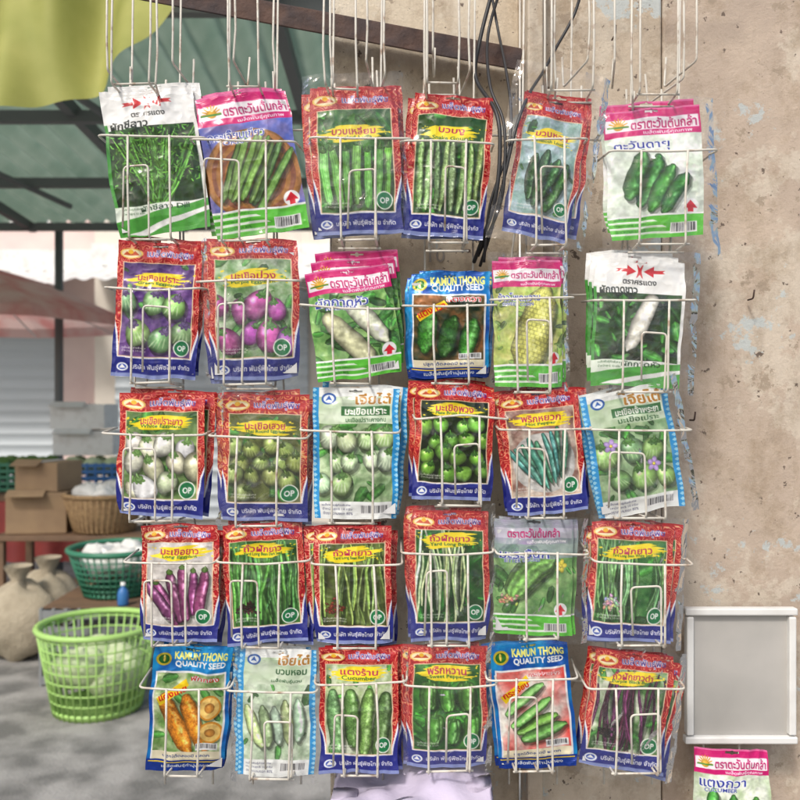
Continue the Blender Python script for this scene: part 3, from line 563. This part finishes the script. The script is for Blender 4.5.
def packet_mesh(w,h,cv,seed,mt):
    nx,ny=cv.nx,cv.ny; col=cv.final()
    u,v=np.meshgrid(np.linspace(0,1,nx),np.linspace(0,1,ny))
    x=(u-.5)*w; z=(.5-v)*h
    eu=np.clip(np.minimum(u,1-u)/.05,0,1); ev=np.clip(np.minimum(v-.04,.97-v)/.08,0,1)
    bul=.0055*(np.sin(np.pi*u)**.7)*np.clip(np.sin(np.pi*np.clip(v,0,1)**1.3),0,1)**.6
    n1=vnoise(ny,nx,2.5,seed+11,2)-.5; n2=np.abs(vnoise(ny,nx,4,seed+12,2)-.5); n3=np.abs(vnoise(ny,nx,9,seed+15,2)-.5)
    y=-(bul*eu*ev+.006*n1-.0055*n2*eu-.0020*n3+.00025*np.sin(v*h*2*np.pi/.0018)*(np.clip(1-ev,0,1)))
    rc=random.Random(seed)
    for (cu,cv_) in((0,0),(1,0),(0,1),(1,1)):
        dd=np.hypot((u-cu),(v-cv_)*h/w); cm=np.clip(1-dd/.38,0,1)**2; am=rc.uniform(-.006,.009)
        y=y+am*cm; x=x-(cu-.5)*2*abs(am)*.25*cm; z=z+(cv_-.5)*2*abs(am)*.25*cm
    x=x+.0024*(vnoise(ny,nx,3,seed+13,2)-.5)*2; z=z+.0022*(vnoise(ny,nx,3,seed+14,2)-.5)*2
    co=np.stack([x,y,z],-1).reshape(-1,3)
    idx=np.arange(nx*ny).reshape(ny,nx)
    q=np.stack([idx[:-1,:-1],idx[1:,:-1],idx[1:,1:],idx[:-1,1:]],-1).reshape(-1,4)
    um=(u[:-1,:-1]+u[1:,1:])/2; vm=(v[:-1,:-1]+v[1:,1:])/2
    hx=(um-.5)*w; hz=(vm*h-.0045)
    hole=((np.abs(hx)<.009)&(np.abs(hz)<.0013))|((hx**2+hz**2)<.0028**2)
    q=q[~hole.reshape(-1)]
    nb=len(co); bk=np.array([[-.46*w,.0035,.40*h],[.46*w,.0035,.40*h],[.46*w,.0035,-.46*h],[-.46*w,.0035,-.46*h]])
    co=np.vstack([co,bk]); q=np.vstack([q,[[nb,nb+1,nb+2,nb+3]]])
    me=bpy.data.meshes.new('pouch'); me.vertices.add(len(co)); me.vertices.foreach_set('co',co.astype(np.float32).ravel())
    me.loops.add(q.size); me.loops.foreach_set('vertex_index',q.astype(np.int32).ravel())
    me.polygons.add(len(q)); me.polygons.foreach_set('loop_start',(np.arange(len(q))*4).astype(np.int32))
    me.update(calc_edges=True); me.polygons.foreach_set('use_smooth',np.ones(len(q),bool))
    ca=me.color_attributes.new('Col','FLOAT_COLOR','POINT')
    rgba=np.ones((len(co),4),np.float32); rgba[:nb,:3]=col.reshape(-1,3); rgba[nb:,:3]=.6
    ca.data.foreach_set('color',rgba.ravel()); me.materials.append(mt); return me
def sleeve_obj(w,h,ext,seed,parent):
    l,r,t,b=[e*K() for e in ext]; nx,ny=50,74
    n1=vnoise(ny,nx,2,seed+21,2)-.5; n2=np.abs(vnoise(ny,nx,4,seed+22,3)-.5); n4=vnoise(ny,nx,5,seed+24,2)-.5
    mb=MB(); big=(l+r)/(12*K())
    def fn(i,j):
        a=min(int(i*(nx-1)+.5),nx-1); c=min(int(j*(ny-1)+.5),ny-1)
        e=min(1,min(i,1-i)/.08)
        x=-w/2-l+(w+l+r)*i+.003*n4[c,a]*big; z=h/2+t-(h+t+b)*j+.005*n1[c,a]*big
        return (x,-(.0115+.004*n1[c,a]-.012*n2[c,a])*(.45+.55*e)-.0026,z)
    mb.grid(fn,nx-1,ny-1)
    return mb.build('clear_sleeve',M['clear'],parent,True)
rd=random.Random(5)
pockets=[]
for i,(ty,cx,cy,w,h,tilt,sp,short,ext,rear) in enumerate(P):
    y0=-.013; k=K(y0); ww=w*k; hh=h*k
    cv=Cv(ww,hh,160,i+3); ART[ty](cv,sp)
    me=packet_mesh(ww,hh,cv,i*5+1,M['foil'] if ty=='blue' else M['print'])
    suf=' in the '+ROWN[i//6]+' row' if i<30 and len(short.split())<=11 else ''
    t=empty('seed_packet',W(cx,cy,y0),'front '+short+suf if i<30 else short,'seed packet')
    if i==30: t.location=W(cx,cy,.055)
    t.rotation_euler=(R(rd.uniform(-2.5,1)),R(tilt),R(rd.uniform(-5,5)))
    o=bpy.data.objects.new('pouch',me); C.objects.link(o); o.parent=t
    if ext: sleeve_obj(ww,hh,ext,i*3,t)
    for j,(dx,dy,dt) in enumerate(rear):
        q=bpy.data.objects.new('seed_packet',me); C.objects.link(q); yy=y0+.011+.009*j
        q.location=W(cx+dx,cy+dy,yy); q.rotation_euler=(R(rd.uniform(-1,1)),R(tilt+dt),R(rd.uniform(-2,2)))
        if len(rear)==1: lb='spare copy behind the '+short
        else: lb=('middle copy behind the ' if j==0 else 'rearmost copy behind the ')+short
        tag(q,lb,'seed packet')
    if i<30: pockets.append((cx,cy,w,h))
# ------------------------------------------------------------------ wire rack
rack=empty('wire_rack',W(400,795,.03),'cream wire display rack of hanging pockets holding all the seed packets','display rack')
rl=rack.location
def loc(p): return Vector(p)-rl
YB=.028; YF=-.038; rw=.00145
def pocket(cx,ryt,byt,hw,iv,seed,hoop=True,fr=None):
    r_=random.Random(seed); mb=MB(); k=K(0)
    x=(cx-400)*k; zr=ZC+(400-ryt)*K(YF); zb=ZC+(400-byt)*K(YF)
    hwm=hw*k; ivm=iv*k; xj=r_.uniform(-.003,.003)
    j=lambda a=.0016:r_.uniform(-a,a)
    mb.tube(rpath([loc((x-hwm-.002,YB,zr+.006)),loc((x-hwm+xj,YF,zr+j(.004))),loc((x+j(.01),YF+j(),zr+j(.002))),loc((x+hwm+xj,YF,zr+j(.004))),loc((x+hwm+.002,YB,zr+.006))],.009),rw)
    o=r_.uniform(-.003,.003)
    for s in(-1,1):
        zm=(zr+zb)/2
        if fr is not None: zm=zb+.05
        mb.tube(rpath([loc((x+s*ivm,YF-rw*1.9,zr+.001)),loc((x+s*ivm+o*.5+j(.0022),YF-rw*1.9-abs(j()),zm)),loc((x+s*ivm+o,YF-rw*1.9,zb-.004+j())),loc((x+s*ivm+j(),YB,zb-.006)),loc((x+s*ivm,YB,zb+.025))],.006),rw)
    if hoop:
        hx=ivm*r_.uniform(.38,.55); zt=zr-r_.uniform(.016,.040); of=r_.choice((-1,1))*ivm*r_.uniform(.3,.7)
        mb.tube(rpath([loc((x+of-hx*2,YF-rw*.2,zb+.010)),loc((x+of-hx*2+j(.003),YF-rw*.2,zt)),loc((x+of+hx*.9,YF-rw*.2,zt+j(.003))),loc((x+of+hx*.9+j(.003),YF-rw*.2,zb-.002)),loc((x+of+hx*.9,YB,zb-.004))],.006),rw*.92)
    mb.tube([loc((x-ivm*1.15,YF+.004,zb-.004)),loc((x+ivm*1.15,YF+.004,zb-.004+j()))],rw)
    mb.tube([loc((x-ivm*1.25,-.004,zb-.009)),loc((x+ivm*1.25,-.004,zb-.009))],rw)
    if fr:
        for (px,pb,pd) in fr:
            xx=(px-400)*K(YF); z1=ZC+(400-pb)*K(YF)
            mb.tube(rpath([loc((xx,YF+.002,zr)),loc((xx+j(.003),YF+.002,z1+.04)),loc((xx,YF+.002,z1)),loc((xx+pd*k,YB,z1-.010)),loc((xx+pd*k+j(.004),YB,z1+.03))],.005),rw)
    mb.build('pocket',M['wire'],rack,True)
for i,(cx,cy,w,h) in enumerate(pockets):
    rr_=random.Random(i)
    pocket(cx+rr_.uniform(-4,4),cy-h/2+h*rr_.uniform(.28,.36),cy+h/2+2,w/2+5,w*rr_.uniform(.19,.25),i,rr_.random()<.62)
top=[(142,80,18,[(107,70,6),(172,62,8),(155,84,-6)]),(248,82,14,[(233,60,5),(275,75,-8)]),(345,84,12,[(325,82,4),(385,74,-8),(366,60,5)]),(440,78,15,[(425,88,6),(470,70,-6),(433,50,3)]),(566,86,20,[(545,70,10),(588,60,-14),(556,82,8)]),(650,90,18,[(615,62,10),(684,78,-20),(633,96,14),(697,60,-16)])]
for j,(cx,b,iv,fr) in enumerate(top):
    pocket(cx,-70,b,48,iv,50+j,False,fr)
for c_ in range(6):
    xs=[pockets[r*6+c_][0] for r in range(5)]; ys=[pockets[r*6+c_][1] for r in range(5)]
    for s in(-1,1):
        pts=[loc(W(xs[0]+s*24+3,-90,YB+.004))]+[loc(W(xs[r]+s*24,ys[r],YB+.004)) for r in range(5)]+[loc(W(xs[4]+s*24,784,YB+.004))]
        mb=MB(); mb.tube(rpath(pts,.03),rw); mb.build('upright_wire',M['wire'],rack,True)
for r_ in range(5):
    pts=[loc(W(pockets[r_*6+c_][0],pockets[r_*6+c_][1]-pockets[r_*6+c_][3]*.22,YB+.009)) for c_ in range(6)]
    mb=MB(); mb.tube(pts,rw); mb.build('cross_bar',M['wire'],rack,True)
mb=MB(); mb.tube([loc(W(60,-80,YB+.009)),loc(W(740,-80,YB+.009))],.003); mb.build('top_bar',M['wire'],rack,True)
hk=MB(); c0=W(731,800,.05)
for s in(-1,1): hk.tube(rpath([c0+Vector((s*.025,.035,.09)),c0+Vector((s*.025,.035,-.1)),c0+Vector((s*.025,-.03,-.1)),c0+Vector((s*.025,-.03,0))],.006),.0015)
hk.tube([c0+Vector((-.055,-.03,.0)),c0+Vector((.055,-.03,.0))],.0015)
tag(hk.build('wire_holder',M['wire'],None,True),'small wire holder on the wall carrying the lone pink packet','wire holder')
# ------------------------------------------------------------------ wall
xl=W(332,0,.12).x; xm=W(524,0,.12).x
wall=empty('board_wall',(xm,.12,0),'weathered beige painted board wall behind the right half of the rack','wall')
def wl(p): return Vector(p)-Vector((xm,.12,0))
MB().box(wl(((xl+xm)/2-.004,.16,1.7)),(xm-xl,.04,3.4)).build('left_panel',M['wallL'],wall,False,.003)
MB().box(wl((xm+.01,.115,1.7)),(.022,.07,3.4)).build('corner_batten',M['wallR'],wall,False,.003)
x2=W(664,0,.12).x
MB().box(wl(((xm+.022+x2)/2,.15,1.7)),(x2-xm-.026,.05,3.4)).build('middle_panel',M['wallR'],wall,False,.003)
MB().box(wl((x2+.9,.152,1.7)),(1.8,.05,3.4)).build('right_panel',wall_mat('dusty_beige_paint',(.58,.47,.37),(.44,.35,.28),7.7,.61),wall,False,.003)
a=W(70,-24,.09); b=W(521,60,.09); d=(b-a); ang=math.atan2(d.z,d.x); rot=Matrix.Rotation(-ang,3,'Y')
mb=MB(); c=(a+b)/2; mb.box(c,(d.length,.004,.030),rot); mb.box(c+Vector((0,.018,.015)),(d.length,.036,.004),rot)
tag(mb.build('steel_beam',M['rust'],None,False,.001),'dark rusty angle beam slanting down behind the wires at the top','beam')
def cable(pts,r,label):
    P_=[W(px,py,yy) for px,py,yy in pts]; out=[]
    for i in range(len(P_)-1):
        p0=P_[max(i-1,0)];p1=P_[i];p2=P_[i+1];p3=P_[min(i+2,len(P_)-1)]
        for t in [q/8 for q in range(8)]:
            out.append(.5*((2*p1)+(p2-p0)*t+(2*p0-5*p1+4*p2-p3)*t*t+(3*p1-p0-3*p2+p3)*t**3))
    out.append(P_[-1]); mb=MB().tube(out,r); tag(mb.build('black_cable',M['black'],None,True),label,'cable')
cable([(494,-15,.05),(480,40,.045),(476,78,.03),(496,112,-.02),(500,150,-.03),(495,200,-.028),(482,240,.0),(474,262,.03)],.0027,'thick black cable kinked at the rusty beam and drooping between the packets')
cable([(502,-15,.06),(488,35,.05),(490,85,.0),(503,120,-.022),(505,160,-.03),(500,205,-.026),(478,256,.02)],.0021,'thin black cable hanging left of the loose clear bag')
cable([(490,-15,.07),(498,30,.06),(506,70,.02),(511,110,-.015),(508,150,-.028),(490,205,-.024),(484,262,.01)],.0019,'thin black cable hanging nearest the corner batten')
cable([(583,-15,.06),(574,15,.06),(556,48,.05),(543,72,.03),(528,96,-.01),(516,128,-.028),(505,175,-.03),(492,228,-.01),(480,266,.03)],.0021,'black cable curving down from the top right of the wall')
wf=empty('white_frame',W(740,675,.08),'white metal framed panel fixed to the wall at lower right','framed panel')
k=K(.08)
for (x,z,sx,sz) in((0,64*k,112*k,.010),(0,-64*k,112*k,.010),(-51*k,0,.010,118*k),(51*k,0,.010,118*k)):
    MB().box((x,0,z),(sx,.014,sz)).build('frame_bar',M['white'],wf,False,.002)
MB().box((0,.004,0),(98*k,.004,120*k)).build('panel',mat('pale_grey_panel',(.50,.48,.45),.35,0,(.34,.33,.31),6,.3,.7),wf)
def writing(st,px,py,s,yw,label):
    mb=MB(); q=W(px,py,yw)
    for t in text_tris(st,.0):
        b0=len(mb.v)
        for p in t: mb.v.append(q+Vector((p[0]*s,0,p[1]*s)))
        mb.f.append((b0,b0+1,b0+2))
    tag(mb.build('pencil_number',M['ink']),label,'writing')
M['ink']=mat('faded_ink',(.34,.31,.28),.9)
writing('10',425,262,.030,.1385,'faded number ten written on the beige board near the cables')
for (px,py) in((612,40),(690,420),(748,300)):
    mb=MB(); q=W(px,py,.12); mb.tube(rpath([q,q+Vector((0,-.018,0)),q+Vector((0,-.022,.012))],.004),.0013)
    tag(mb.build('nail',M['rust'],None,True),{612:'bent nail near the top of the wall',690:'bent nail beside the right edge of the rack, mid height',748:'bent nail high on the bare wall right of the rack'}[px],'nail')
tb=empty('cloth_covered_table',(.015,.01,0),'small wooden table standing below the rack against the wall','table')
MB().box((0,0,.875),(.20,.16,.02)).build('tabletop',M['wood'],tb,False,.002)
for sx in(-1,1):
    for sy in(-1,1): MB().box((sx*.085,sy*.065,.4325),(.025,.025,.865)).build('leg',M['wood'],tb,False,.002)
def cl(u,v):
    x=(u-.5)*.34; y=(v-.5)*.26; dx=max(0,abs(x)-.105); dy=max(0,abs(y)-.085)
    z=.900+.010*math.sin(23*x+9*y)*math.cos(31*y)-1.8*(dx+dy)+.007*math.sin(80*x+2)*math.sin(60*y)+.012*math.exp(-((x-.03)**2+y*y)/.003)
    return (.015+x*(1-.35*(dx>0)),.01+y*(1-.35*(dy>0))+.006*math.sin(70*x),z)
c_=MB().grid(cl,70,56).build('table_cloth',M['cloth'],None,True); tag(c_,'rumpled lavender cloth draped over the small table below the rack','cloth')
# ------------------------------------------------------------------ street
g=MB().grid(lambda u,v:((u-.5)*160,(v-.5)*160,0),8,8).build('ground',M['asphalt']); tag(g,kind='structure')
cp=empty('roof_canopy',(-2.2,3.6,0),'dark green corrugated roof canopy over the lane at upper left','canopy')
MB().grid(lambda u,v:(-2.4+4.4*u,-1.6+3.6*v,3.05-.25*v+.035*math.sin(u*4.4*2*math.pi/.15)),320,6).build('corrugated_sheet',M['greenroof'],cp,True)
for i in range(4): MB().box((-.2,-1.4+i*1.1,2.93-.06*i),(4.4,.05,.06)).build('purlin',M['strut'],cp)
for i in range(4): MB().box((-1.9+i*1.2,.2,2.87),(.05,3.6,.07),Matrix.Rotation(R(-3.5),3,'X')).build('rafter',M['strut'],cp)
for i in range(3): MB().tube([(-1.9+i*1.2,-1.2,2.9),(-1.3+i*1.2,1.2,2.75)],.02).build('brace',M['strut'],cp)
for x in(-2.2,-.5): MB().tube([(x,2.0,0),(x,2.0,2.8)],.035).build('post',M['strut'],cp,True)
def tpf(u,v):
    yb=122-119*u**2.3+5*math.sin(9*u)
    p=W(-40+218*u,-45+(yb+45)*v,1.9-.25*v)
    return (p.x,p.y+.07*math.sin(11*u+2*v)+.03*math.sin(23*u),p.z+.02*math.sin(7*u)*v)
tp=MB().grid(tpf,60,24).build('tarpaulin',M['tarp'],None,True)
tag(tp,'lime green tarpaulin hanging under the canopy at upper left','tarpaulin')
def shop(name,x0,x1,y,h,mt,label,shut_x):
    o=empty(name,((x0+x1)/2,y,0),label,'building'); w=x1-x0
    MB().box((0,2,h/2),(w,4,h)).build('wall',mt,o)
    MB().box((0,1.9,h+.1),(w+.3,4.5,.2)).build('roof',M['strut'],o)
    MB().box((0,-.05,3.05),(w,.12,.25)).build('ledge',M['white'],o)
    for sx in shut_x:
        f=MB().grid(lambda u,v:(sx-1.1+2.2*u,-.06+.02*abs(math.sin(v*60)),.05+2.6*v),2,200).build('roller_shutter',M['shut'],o)
        for wx in(-.6,.6):
            w_=MB().box((sx+wx,-.03,4.1),(.9,.08,1.2)).build('window',M['white'],o); 
            MB().box((sx+wx-.2,-.075,4.1),(.36,.02,1.05)).build('pane',M['glass'],w_); MB().box((sx+wx+.2,-.075,4.1),(.36,.02,1.05)).build('pane',M['glass'],w_)
    MB().grid(lambda u,v:(-w/2+w*u,-1.3*v-.02,2.95-.35*v+.015*math.sin(u*w*30)),200,2).build('awning',M['white'],o,True)
    return o
shop('shophouse',-10,-3.6,9,6.2,M['pinkp'],'pinkish shophouse with closed roller shutters across the lane',(-1.6,1.6))
shop('shophouse',-3.5,1.8,8.6,6.6,M['cream'],'cream shophouse seen through the gaps between the packets',(-1.3,1.3))
def basket(x,y,z,r0,r1,h,mt,label,oval=1,dense=1):
    o=empty('plastic_basket' if dense==1 else 'wicker_basket',(x,y,z),label,'basket')
    mb=MB(); n=40
    for i in range(8*dense):
        t=.06+.88*i/(8*dense-1); r=r0+(r1-r0)*t; mb.tube([(r*math.cos(2*math.pi*k/n),r*math.sin(2*math.pi*k/n)*oval,h*t) for k in range(n)],.004 if dense==1 else .0075,5,True)
    for k in range(n):
        a=2*math.pi*k/n; mb.tube([((r0+(r1-r0)*t)*math.cos(a),(r0+(r1-r0)*t)*math.sin(a)*oval,h*t) for t in(0,.5,1)],.0045 if dense==1 else .009,5)
    mb.build('lattice_side',mt,o,True)
    MB().tube([(r1*math.cos(2*math.pi*k/n),r1*math.sin(2*math.pi*k/n)*oval,h) for k in range(n)],.014,8,True).build('rim',mt,o,True)
    MB().lathe([(0.001,.004),(r0,.004),(r0+.004,.03),(r0-.004,.03),(r0-.006,.012),(.001,.012)],(0,0,0),n,1,oval).build('base',mt,o,True)
    return o
b=W(98,705,2.75)
basket(b.x,2.75,0.0,.19,.26,.38,M['lgreen'],'large light green lattice basket standing on the lane at lower left')
for i in range(7):
    a=i*.9; o=MB().blob((b.x+.11*math.cos(a),2.75+.11*math.sin(a),.16+.03*(i%3)),.10,i,10,(1,1,.8)).build('melon',M['paleveg'],None,True)
    tag(o,'pale green melon lying in the light green basket','melon','melons in the light green basket')
def crate(x,y,z,w,d,h,mt,label,cat='crate'):
    o=empty('plastic_crate',(x,y,z),label,cat)
    for s in(-1,1):
        mb=MB()
        for i in range(5): mb.box((0,s*d/2,h*(.08+.21*i)),(w,.012,h*.11))
        for i in range(9): mb.box((-w/2+w*i/8,s*d/2,h/2),(.014,.016,h))
        mb.build('slatted_side',mt,o)
        mb=MB()
        for i in range(5): mb.box((s*w/2,0,h*(.08+.21*i)),(.012,d-.02,h*.11))
        for i in range(6): mb.box((s*w/2,-d/2+.02+(d-.04)*i/5,h/2),(.016,.014,h))
        mb.build('slatted_end',mt,o)
    MB().box((0,0,.008),(w-.02,d-.02,.012)).build('bottom',mt,o); return o
q=W(100,600,3.15)
crate(q.x,3.3,0,.5,.52,.38,M['crate'],'grey slatted crate under the dark green basket')
basket(q.x+.02,3.34,.385,.16,.24,.24,M['dgreen'],'dark green lattice basket set on a grey crate')
tag(MB().box((q.x,3.3,.381),(.49,.50,.006)).build('board',M['wood']),'thin brown board laid on the grey crate as a lid','board')
for i in range(6):
    a=i*1.05; o=MB().blob((q.x+.02+.10*math.cos(a),3.34+.10*math.sin(a),.56+.02*(i%2)),.085,i+20,10,(1,1,.75),.2).build('produce_bag',M['white'],None,True)
    tag(o,'white bag of produce piled in the dark green basket','bag','white bags in the dark green basket')
bt=empty('water_bottle',(W(123,600,3.08).x,3.08,.385),'small blue bottle standing on the front edge of the grey crate','bottle')
MB().lathe([(.001,0),(.024,0),(.027,.01),(.027,.06),(.02,.08),(.010,.09),(.010,.10)],n=20).build('bottle_body',M['blueP'],bt,True); MB().lathe([(.012,.10),(.012,.115),(.001,.115)],n=16).build('cap',M['white'],bt,True)
# side table with wicker basket, closer clutter
sx0=W(78,500,3.9).x
sd=empty('side_table',(sx0,4.0,0),'dark wooden side table carrying the wicker basket, left of the rack','table')
MB().box((0,0,.60),(.9,.45,.03)).build('tabletop',M['wood'],sd,False,.004)
for a_ in(-1,1):
    for b_ in(-1,1): MB().box((a_*.41,b_*.19,.292),(.04,.04,.584)).build('leg',M['wood'],sd)
basket(sx0+.13,3.98,.617,.17,.23,.22,M['wicker'],'brown wicker basket on the dark side table','wicker' and 1,2)
for i in range(5):
    a=i*1.25; o=MB().blob((sx0+.13+.09*math.cos(a),3.98+.09*math.sin(a),.82+.02*(i%2)),.085,i+50,10,(1,1,.8),.2).build('produce_bag',M['white'],None,True)
    tag(o,'white bag of produce heaped in the brown wicker basket','bag','white bags in the wicker basket')
def carton(x,y,z,w,d,h,m,label,rz=0):
    o=empty('carton',(x,y,z),label,'carton',None,rz)
    MB().box((0,0,h/2),(w,d,h)).build('box_body',m,o,False,.004)
    MB().box((-.15*w,-d*.5-.03,h+.0),(w*.62,.08,.004),Matrix.Rotation(R(25),3,'X')).build('flap',m,o)
    MB().box((0,0,h+.002),(.05,d,.002)).build('tape_strip',M['white'],o); return o
carton(sx0-.25,4.0,.617,.34,.3,.24,M['card'],'brown cardboard carton on the dark side table left of the wicker basket',.15)
carton(sx0-.22,4.02,.861,.28,.26,.17,M['card'],'smaller brown carton stacked highest on the dark side table',-.2)
carton(sx0-.15,3.95,0,.42,.34,.30,M['card'],'brown carton on the ground beneath the dark side table',.1)
for i,(px,y,lb) in enumerate(((18,3.5,'bulging beige sack leaning at the far left edge'),(48,3.75,'bulging beige sack standing behind the light green basket'))):
    x_=W(px,0,y).x
    o=empty('sack',(x_,y,0),lb,'sack')
    MB().blob((0,0,.20),.21,i+70,18,(1,.8,1),.10).build('sack_body',mat('sackcloth',(.46,.40,.30),.9,0,(.34,.29,.21),14,.3,.7,.6,60) if i==0 else bpy.data.materials['sackcloth'],o,True)
    MB().lathe([(.05,.38),(.035,.42),(.06,.47),(.075,.50)],n=18).build('tied_neck',bpy.data.materials['sackcloth'],o,True)
st=empty('market_stall',(-2.7,4.9,0),'wooden market table with red skirt at far left of the lane','market stall')
MB().box((0,0,.75),(1.7,.8,.04)).build('tabletop',M['wood'],st)
MB().grid(lambda u,v:(-.85+1.7*u,-.41+.02*math.sin(u*50),.73-.4*v),90,3).build('skirt',M['redP'],st,True)
for sx in(-1,1):
    for sy in(-1,1): MB().box((sx*.8,sy*.35,.365),(.05,.05,.73)).build('leg',M['wood'],st)
k=0
for (x,y,mt,l) in((-3.2,4.85,'blueP','blue crate at the left end of the market table'),(-2.62,4.85,'dgreen','green crate in the middle of the market table'),(-2.12,4.8,'blueP','blue crate at the right end of the market table')):
    crate(x,y,.772,.46,.34,.2,M[mt],l)
    for j in range(6):
        m2,nm=(('orange','orange'),('leaf','cabbage'),('paleveg','guava'))[k]
        o=MB().blob((x-.14+.14*(j%3),y-.07+.14*(j//3),.94),.068,j,8,(1,1,1),.06).build(nm,M[m2],None,True); tag(o,{'orange':'orange heaped in the left blue crate','cabbage':'dark cabbage heaped in the green crate','guava':'pale guava heaped in the right blue crate'}[nm],nm,nm+'s in a crate on the market table')
    k+=1
for j,(x,z,w) in enumerate(((-2.2,1.015,.42),(-2.24,1.20,.38))):
    carton(x,4.92,z,w,.3,.17,M['white'],('lower' if j==0 else 'upper')+' white carton stacked on the right blue crate')
ps=empty('market_parasol',(-3.4,5.6,0),'faded red and white parasol shading the market table','parasol')
MB().tube([(0,0,0),(0,0,2.45)],.025).build('pole',M['white'],ps,True)
MB().lathe([(1.25,1.98),(1.2,2.06),(.6,2.32),(.01,2.5)],n=8).build('canopy',mat('faded_red_cloth',(.70,.30,.27),.8,0,(.80,.58,.52),3,.4,.6,transl=.5),ps)
for s in range(8):
    a=2*math.pi*s/8; MB().tube([(0,0,2.42),(1.2*math.cos(a),1.2*math.sin(a),1.99)],.008,5).build('rib',M['white'],ps)
sl=empty('plastic_stool',(-1.15,4.6,0),'red plastic stool standing on the lane beyond the rack','stool')
MB().box((0,0,.43),(.28,.28,.03)).build('seat',M['redP'],sl,False,.01)
for sx in(-1,1):
    for sy in(-1,1): MB().tube([(sx*.12,sy*.12,.42),(sx*.16,sy*.16,0)],[.022,.016]).build('leg',M['redP'],sl,True)
# ------------------------------------------------------------------ light, camera
w=bpy.data.worlds.new('World'); S.world=w; w.use_nodes=True; nt=w.node_tree
sk=nt.nodes.new('ShaderNodeTexSky'); sk.sky_type='NISHITA'; sk.sun_disc=False; sk.sun_elevation=R(48); sk.sun_rotation=R(206); sk.dust_density=4; sk.air_density=1.2
nt.links.new(sk.outputs[0],nt.nodes['Background'].inputs[0]); nt.nodes['Background'].inputs[1].default_value=.15
L=bpy.data.lights.new('sun','SUN'); L.energy=2.4; L.angle=R(9); L.color=(1,.965,.91)
lo=bpy.data.objects.new('sun',L); C.objects.link(lo)
el=R(48); az=R(206); to=Vector((math.sin(az)*math.cos(el),math.cos(az)*math.cos(el),math.sin(el))); lo.rotation_euler=to.to_track_quat('Z','Y').to_euler(); lo.location=(0,-3,5)
cd=bpy.data.cameras.new('cam'); co=bpy.data.objects.new('cam',cd); C.objects.link(co); S.camera=co
co.location=(0,-D,ZC); co.rotation_euler=(R(90),0,0); cd.sensor_width=36; cd.lens=18/TAN; cd.clip_start=.05; cd.clip_end=400
cd.dof.use_dof=True; cd.dof.focus_distance=D-.015; cd.dof.aperture_fstop=7
S.view_settings.view_transform='Standard'; S.view_settings.look='None'; S.view_settings.exposure=0
